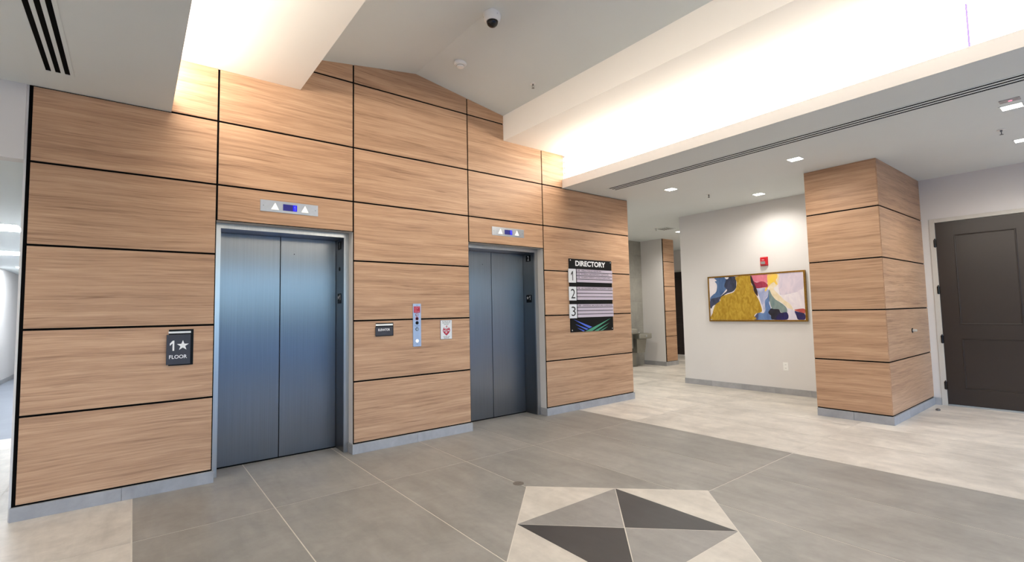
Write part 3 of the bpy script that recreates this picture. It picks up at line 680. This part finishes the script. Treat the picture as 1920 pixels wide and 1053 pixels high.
f_.box(XA-.048, XA-.001, ya-w1, ya, za, zb2).box(XA-.048, XA-.001, yb2, yb2+w1, za, zb2).box(XA-.048, XA-.001, yb2+w1, ya-w1, za, za+w1).box(XA-.048, XA-.001, yb2+w1, ya-w1, zb2-w1, zb2)
f_.build('frame', GOLDF, pa, bevel=.002)
def paint(name, c0, c1=None, sc=6, stretch=(1, 1, 1), metal=0, rough=.5):
    m, t, b = new_mat(name); tc = N(t, 'ShaderNodeTexCoord'); mp = N(t, 'ShaderNodeMapping'); mp.inputs['Scale'].default_value = stretch
    t.links.new(tc.outputs['Object'], mp.inputs['Vector']); n = N(t, 'ShaderNodeTexNoise'); n.inputs['Scale'].default_value = sc; n.inputs['Detail'].default_value = 6; n.inputs['Distortion'].default_value = 1.2
    t.links.new(mp.outputs[0], n.inputs['Vector']); r = N(t, 'ShaderNodeValToRGB'); r.color_ramp.elements[0].position = .35; r.color_ramp.elements[1].position = .65
    r.color_ramp.elements[0].color = lin(c0); r.color_ramp.elements[1].color = lin(c1 or c0); t.links.new(n.outputs[0], r.inputs[0]); t.links.new(r.outputs[0], b.inputs['Base Color'])
    b.inputs['Metallic'].default_value = metal; b.inputs['Roughness'].default_value = rough
    return m
cv = MB(); cv.box(XA-.040, XA-.002, ya-w1, yb2+w1, za+w1, zb2-w1).build('canvas', paint('canvas_white', (226, 218, 226), (238, 232, 234), 4), pa)
layers = [('lilacR', (206, 196, 212), (222, 208, 220)), ('whiteR', (236, 228, 232), (224, 214, 224)), ('cream', (226, 208, 170), (236, 222, 198)), ('lightB', (214, 208, 226), (226, 220, 230)),
          ('blueL', (62, 92, 138), (86, 116, 160)), ('darkL', (36, 40, 58), (62, 70, 98)), ('whiteBL', (228, 218, 218), (236, 230, 228)), ('whiteT', (224, 224, 232), None),
          ('pink', (224, 134, 150), (214, 116, 136)), ('lilac', (150, 160, 200), (196, 198, 220)), ('blueM', (84, 112, 164), (104, 134, 182)), ('green', (104, 128, 132), (136, 152, 148)),
          ('yel', (238, 202, 70), (238, 190, 104)), ('rose', (176, 58, 84), (150, 40, 70)), ('blackM', (22, 22, 32), (40, 40, 60)), ('indigo', (34, 26, 104), (26, 22, 62)),
          ('redR', (152, 36, 60), (196, 96, 80)), ('indR', (44, 34, 104), (30, 26, 60)), ('navyB', (56, 62, 94), (80, 88, 130)), ('gold', (176, 138, 38), (206, 172, 66)), ('maroon', (112, 24, 52), (90, 16, 40)), ('blackR', (30, 20, 26), (52, 24, 34))]
def smooth_poly(p, k=4):
    out = []; n = len(p)
    for i in range(n):
        a, b, c, d = p[i-1], p[i], p[(i+1) % n], p[(i+2) % n]
        for j in range(k):
            t = j/k
            out.append(tuple(.5*((2*b[e])+(-a[e]+c[e])*t+(2*a[e]-5*b[e]+4*c[e]-d[e])*t*t+(-a[e]+3*b[e]-3*c[e]+d[e])*t**3) for e in (0, 1)))
    return [(min(max(a, yb2+w1+.001), ya-w1-.001), min(max(z, za+w1+.001), zb2-w1-.001)) for a, z in out]
for i, (k, c0, c1) in enumerate(layers):
    sp_ = smooth_poly(ART[k])
    mb = MB(); poly(mb, sp_, 'x', XA-.0402-.00012*(i+1))
    mm = paint('paint_'+k, c0, c1, 9 if k == 'gold' else 5, (1, 2, 1), .35 if k == 'gold' else 0, .38 if k == 'gold' else .5)
    o = mb.build('paint_patch', mm, pa)
    bm = bmesh.new(); bm.from_mesh(o.data); bmesh.ops.triangulate(bm, faces=bm.faces); bm.to_mesh(o.data); bm.free()

fa = thing('fire_alarm', (XA, -1.18, 2.118), 'small red fire alarm strobe above the gold framed painting', 'fire alarm')
MB().box(XA-.012, XA-.0005, -1.243, -1.117, 2.045, 2.192).build('back_box', REDPL, fa, bevel=.006)
MB().rings([[(XA-.012, -1.238, 2.050), (XA-.012, -1.122, 2.050), (XA-.012, -1.122, 2.187), (XA-.012, -1.238, 2.187)], [(XA-.045, -1.228, 2.058), (XA-.045, -1.132, 2.058), (XA-.040, -1.132, 2.178), (XA-.040, -1.228, 2.178)]]).build('housing', REDPL, fa, bevel=.006)
MB().box(XA-.058, XA-.044, -1.214, -1.146, 2.070, 2.118).build('strobe_lens', LENSG, fa, bevel=.006)
t = MB(); text(t, 'FIRE', -1.160, -1.200, 2.135, 2.150, 'x', XA-.0450, .01); t.build('lettering', WPAINT, fa)

ou = thing('wall_outlet', (XA, -1.423, .434), 'white electrical outlet low on the white wall below the painting', 'outlet')
MB().box(XA-.006, XA-.0003, -1.463, -1.385, .372, .500).build('cover_plate', WPLASTIC, ou, bevel=.002)
for z in (.408, .462):
    r = MB().box(XA-.009, XA-.006, -1.441, -1.407, z-.016, z+.016).build('socket', WPLASTIC, ou, bevel=.001)
    MB().box(XA-.0094, XA-.009, -1.433, -1.430, z-.005, z+.007).box(XA-.0094, XA-.009, -1.419, -1.416, z-.005, z+.007).build('slots', INK, r)

# door stops
ds = thing('wall_door_stop', (8.486, Q0-.002, 1.039), 'small round black and grey door stop on the side of the wood column', 'door stop')
MB().lathe((8.486, Q0-.0022, 1.039), [(.030, 0), (.030, -.006), (.014, -.008)], axis='y', seg=24).build('base_disc', NEARBLACK, ds, smooth=True)
MB().lathe((8.486, Q0-.0102, 1.039), [(.016, 0), (.016, -.035), (.012, -.042)], axis='y', seg=20).build('bumper', simple('grey_rubber', (190, 186, 178), .6), ds, smooth=True)
fs2 = thing('floor_door_stop', (8.84, -3.215, 0), 'tiny grey dome door stop on the floor by the wood column', 'door stop')
MB().lathe((8.84, -3.215, .0002), [(.024, 0), (.024, .006), (.021, .018), (.012, .026), (.004, .028)], seg=20).build('dome', simple('satin_nickel', (130, 124, 120), .35, .8), fs2, smooth=True)
MB().lathe((8.84, -3.215, .0002), [(.0255, .007), (.0255, .014)], seg=20).build('rubber_ring', simple('grey_rubber_ring', (96, 92, 90), .7), fs2, smooth=True)
fc = thing('floor_cover', (3.096, -1.72, 0), 'round dull floor box cover in the tiles beside the inlaid pattern', 'floor cover')
MB().lathe((3.096, -1.72, .0001), [(.044, 0), (.044, .002), (.041, .0026)], seg=32).build('cover_disc', simple('bronze_grey_disc', (112, 104, 96), .6, noise=.08, nscale=60), fc)
MB().box(3.070, 3.122, -1.7215, -1.7185, .0026, .0030).build('cover_slot', simple('dark_slot', (80, 74, 70), .6), fc)

# ------------------------------------------------------------------ drinking fountain
fo = thing('drinking_fountain', (9.9, 2.83, 0), 'steel two level drinking fountain on grey tiles past the wood wall corner', 'drinking fountain')
def basin(x0, x1, zt_, nm):
    y0, y1 = 2.37, 2.829; b = MB()
    def rr(x0, x1, y0, y1, z, r=.05):
        p = []
        for cxx, cyy_, a0 in ((x1-r, y0+r, -90), (x1-.004, y1-.004, 0), (x0+.004, y1-.004, 90), (x0+r, y0+r, 180)):
            q_ = r if a0 in (-90, 180) else .004
            for k in range(5):
                a = math.radians(a0+k*22.5); p.append((cxx+q_*math.cos(a), cyy_+q_*math.sin(a), z))
        return p
    b.rings([rr(x0+.02, x1-.02, y0+.02, y1, zt_-.125), rr(x0, x1, y0, y1, zt_-.11), rr(x0, x1, y0, y1, zt_-.008), rr(x0+.006, x1-.006, y0+.006, y1, zt_), rr(x0+.03, x1-.03, y0+.03, y1-.06, zt_-.002), rr(x0+.07, x1-.07, y0+.07, y1-.10, zt_-.05)])
    o = b.build(nm, TAN, fo, smooth=True)
    s = MB(); xb = x1-.07; yb_ = 2.72
    s.lathe((xb, yb_, zt_), [(.022, 0), (.018, .02), (.010, .03)], seg=16).tube([(xb, yb_, zt_+.02), (xb, yb_, zt_+.06), (xb-.012, yb_-.02, zt_+.082), (xb-.035, yb_-.03, zt_+.078)], .007)
    s.build('bubbler', CHROME, o, smooth=True)
    MB().lathe(((x0+x1)/2, y0-.0005, zt_-.06), [(.030, .002), (.030, -.004), (.026, -.006)], axis='y', seg=20).build('push_button', ALU, o)
    MB().lathe(((x0+x1)/2, 2.56, zt_-.049), [(.022, 0), (.020, .002)], seg=18).build('drain', CHROME, o)
basin(10.08, 10.56, .800, 'low_basin'); basin(9.52, 10.02, .925, 'high_basin')
MB().prism([(10.12, .675), (10.50, .675), (10.42, .34), (10.12, .34)], 'y', 2.50, 2.829).build('skirt', TAN, fo, bevel=.004)
MB().prism([(9.56, .80), (9.98, .80), (9.98, .46), (9.62, .46)], 'y', 2.50, 2.829).build('skirt', TAN, fo, bevel=.004)
MB().box(10.02, 10.08, 2.60, 2.829, .62, .80).build('bridge_panel', TAN, fo)
MB().prism([(10.10, .34), (10.26, .34), (10.30, .003), (10.08, .003)], 'y', 2.66, 2.829).build('pedestal', TAN, fo, bevel=.003)

# ------------------------------------------------------------------ ceiling fittings
LENS = emit('downlight_lens', (1, .93, .82, 1), 14.0)
def downlight(x, y, z, label, nm='recessed_downlight', power=SPOT_W, s=.065, tilt=None, col=(1, .95, .87)):
    t = thing(nm, (x, y, z), label, 'ceiling light', 'square recessed downlights')
    MB().box(x-s-.012, x-s, y-s-.012, y+s+.012, z-.004, z-.0002).box(x+s, x+s+.012, y-s-.012, y+s+.012, z-.004, z-.0002).box(x-s, x+s, y-s-.012, y-s, z-.004, z-.0002).box(x-s, x+s, y+s, y+s+.012, z-.004, z-.0002).build('trim_ring', CEIL, t)
    MB().box(x-s, x+s, y-s, y+s, z-.003, z-.0004).build('lens', LENS, t)
    l = lamp('downlight_lamp', 'SPOT', (0, 0, -.02), power, col, t, spot_size=math.radians(158), spot_blend=.75, shadow_soft_size=.05)
    return t
XRW = 6.725
dl = [(XRW, -.83, 'square downlight in the right ceiling, second from the slot end by the wood wall'), (XRW, -2.51, 'square downlight between the slot diffuser and the wood column'), (XRW, -4.30, 'largest square downlight at the right edge of the photo, beside a thin plate')]
dl[0] = (XRW, -.83, 'square downlight nearest the directory board, right of the slot diffuser')
for (x, y, l), k in zip(dl, (1.1, .6, .3)): downlight(x, y, ZC, l, power=SPOT_W*k)
downlight(8.15, -1.42, ZC, 'square downlight close to the painting wall', power=SPOT_W*.8)
downlight(8.09, -4.24, ZC, 'square downlight just cut off at the right edge near the dark door', power=SPOT_W*1.15)
downlight(10.27, 1.33, ZC, 'tiny lit downlight in the far passage, half behind the painting wall', power=SPOT_W*1.4)
downlight(12.3, 1.25, ZC, 'added hidden fill downlight in the far passage before the second dark door', power=SPOT_W*1.4)  # fill light added out of sight behind the painting wall
downlight(7.9, 1.9, ZC, 'added hidden fill downlight in the passage behind the wood wall corner', power=SPOT_W*1.3)  # fill light added out of sight to brighten the alcove
for y in (-6.0, -7.7): downlight(XRW, y, ZC, 'added unseen fill downlight continuing the right ceiling row, toward the glass front, %s' % ('nearer' if y > -7 else 'nearest the glass'), power=SPOT_W*.28)  # extra unseen lamps, row carried on behind the camera for illumination
for y in (-6.0, -7.7): downlight(8.12, y, ZC, 'added unseen fill downlight beside the door wall, toward the glass front, %s' % ('nearer the door' if y > -7 else 'nearest the glass'))  # extra unseen lamps behind the camera, added for illumination
downlight(-1.0, -1.6, ZC, 'added unseen fill downlight in the left ceiling near the hall opening', power=SPOT_W*1.6)  # unseen fill lamp added to lift the left floor and ceiling
downlight(-1.0, -4.4, ZC, 'added unseen fill downlight in the left ceiling beside the photographer', power=SPOT_W*2.0)  # second unseen fill lamp added for the left side

def slots(x0, x1, y0, y1, n, label, wslot, wfr):
    t = thing('slot_diffuser', ((x0+x1)/2, y1, ZC), label, 'air diffuser')
    MB().box(x0-wfr, x0, y0, y1+wfr, ZC-.004, ZC-.0002).box(x1, x1+wfr, y0, y1+wfr, ZC-.004, ZC-.0002).box(x0, x1, y1, y1+wfr, ZC-.004, ZC-.0002).build('frame', CEIL, t)
    pitch = (x1-x0-wslot)/(n-1)
    for k in range(n): MB().box(x0+pitch*k, x0+pitch*k+wslot, y0, y1, ZC-.0016, ZC-.0002).build('dark_slot', BLACK, t)
    for k in range(n-1): MB().box(x0+pitch*k+wslot, x0+pitch*(k+1), y0, y1, ZC-.004, ZC-.0002).build('slot_blade', CEIL, t)
slots(.106, .232, -3.2, -.352, 3, 'wide three slot air diffuser in the left ceiling', .028, .022)
slots(5.915, 6.072, -6.4, -.36, 4 if False else 3, 'long thin three slot air diffuser in the right ceiling', .032, .02)

cm = thing('dome_camera', (3.14, -1.40, 4.08), 'white dome security camera with dark lens on the sloped ceiling', 'security camera')
cxm, cym = 3.14, -1.42; zc_ = ZR-(ZR-ZG)*(cxm-XM)/(XRB-XM)
MB().lathe((cxm, cym, zc_), [(.080, .01), (.080, -.030), (.074, -.055), (.060, -.070)], seg=40).build('housing', WPLASTIC, cm, smooth=True)
MB().lathe((cxm, cym, zc_-.068), [(.053, 0), (.051, -.015), (.043, -.032), (.030, -.044), (.014, -.051), (.003, -.053)], seg=36).build('dome_window', DOME, cm, smooth=True)
for a in (0.6, 2.6, 4.7): MB().lathe((cxm+.079*math.cos(a), cym+.079*math.sin(a), zc_-.03), [(.003, -.002), (.003, .002)], seg=8).build('screw', JAMB, cm)
sx, sy__ = 3.335, -.56; zs = ZR-(ZR-ZG)*(sx-XM)/(XRB-XM)
sm = thing('smoke_detector', (sx, sy__, zs), 'round white smoke detector on the sloped ceiling nearer the wall', 'smoke detector')
MB().lathe((sx, sy__, zs), [(.066, .012), (.068, -.010), (.060, -.022), (.046, -.026)], seg=36).build('base', WPLASTIC, sm, smooth=True)
MB().lathe((sx, sy__, zs-.026), [(.040, 0), (.040, -.012), (.036, -.020), (.020, -.024)], seg=32).build('sensor_head', WPLASTIC, sm, smooth=True)
MB().lathe((sx, sy__, zs-.026), [(.0415, -.002), (.0415, -.005)], seg=32).build('vent_ring', simple('grey_vent', (120, 118, 114), .6), sm)

def sprinkler(x, y, z, label, s=1.0):
    t = thing('sprinkler_head', (x, y, z), label, 'sprinkler', 'ceiling sprinklers')
    MB().lathe((x, y, z), [(.032*s, .004), (.034*s, -.004), (.016*s, -.006)], seg=28).build('escutcheon', WPLASTIC, t, smooth=True)
    b = MB(); b.lathe((x, y, z-.006), [(.009, 0), (.009, -.014)], seg=12)
    for sg in (-1, 1): b.tube([(x+sg*.008, y, z-.018), (x+sg*.014, y, z-.030), (x+sg*.004, y, z-.044)], .0025, 8)
    b.lathe((x, y, z-.044), [(.006, 0), (.006, -.006)], seg=12)
    fb = b.build('frame', JAMB, t, smooth=True)
    MB().lathe((x, y, z-.050), [(.016*s, 0), (.016*s, -.002)], seg=16).build('deflector', JAMB, t)
sprinkler(4.11, -.85, ZR-(ZR-ZG)*(4.11-XM)/(XRB-XM), 'sprinkler head on the sloped ceiling next to the right beam')
sprinkler(7.49, -.978, ZC, 'sprinkler head in the right ceiling between two downlights before the painting')
sprinkler(7.456, -4.145, ZC, 'sprinkler head in the right ceiling above the wood column side, near photo edge')
sprinkler(9.41, 1.34, ZC, 'sprinkler head in the passage ceiling beside the square vent')
vt = thing('ceiling_vent', (9.62, 1.26, ZC), 'square air vent in the passage ceiling beyond the painting wall', 'air vent')
MB().box(9.46, 9.78, 1.10, 1.42, ZC-.010, ZC-.0002).build('frame', CEIL, vt, bevel=.002)
for k in range(5): MB().box(9.49, 9.75, 1.135+.052*k, 1.155+.052*k, ZC-.0125, ZC-.0101).build('dark_gap', simple('vent_gap', (70, 68, 64), .7), vt)
ip = thing('ceiling_indicator', (6.52, -4.31, ZC), 'thin grey plate with pink light beside the largest downlight at right edge', 'indicator plate')
MB().box(6.468, 6.552, -4.374, -4.246, ZC-.006, ZC-.0003).build('plate', simple('pale_grey_plate', (178, 174, 176), .5), ip, bevel=.001)
MB().lathe((6.512, -4.313, ZC-.0062), [(.014, 0), (.012, -.004)], seg=18).build('pink_lens', emit('pink_indicator', (1, .35, .5, 1), .8), ip)
MB().box(6.500, 6.506, -4.360, -4.332, ZC-.0068, ZC-.0061).box(6.522, 6.528, -4.295, -4.262, ZC-.0068, ZC-.0061).build('faint_marking', simple('grey_mark', (140, 136, 138), .6), ip)

# hall troffers
for i, (y0, y1) in enumerate(((3.40, 3.98), (6.55, 7.15), (9.7, 10.3))):
    t = thing('ceiling_troffer', (-.95, (y0+y1)/2, 2.55), 'bright rectangular ceiling light in the left hall, %s' % ('nearest the lobby' if i == 0 else 'second from the lobby' if i == 1 else 'farthest from the lobby'), 'ceiling light', 'hall ceiling lights')
    MB().box(-1.38, -.50, y0-.015, y1+.015, 2.545, 2.5503).build('frame', WPLASTIC, t)
    MB().box(-1.365, -.515, y0, y1, 2.543, 2.5449).build('diffuser', emit('troffer_diffuser', (.88, .94, 1, 1), TROFFER_E), t)
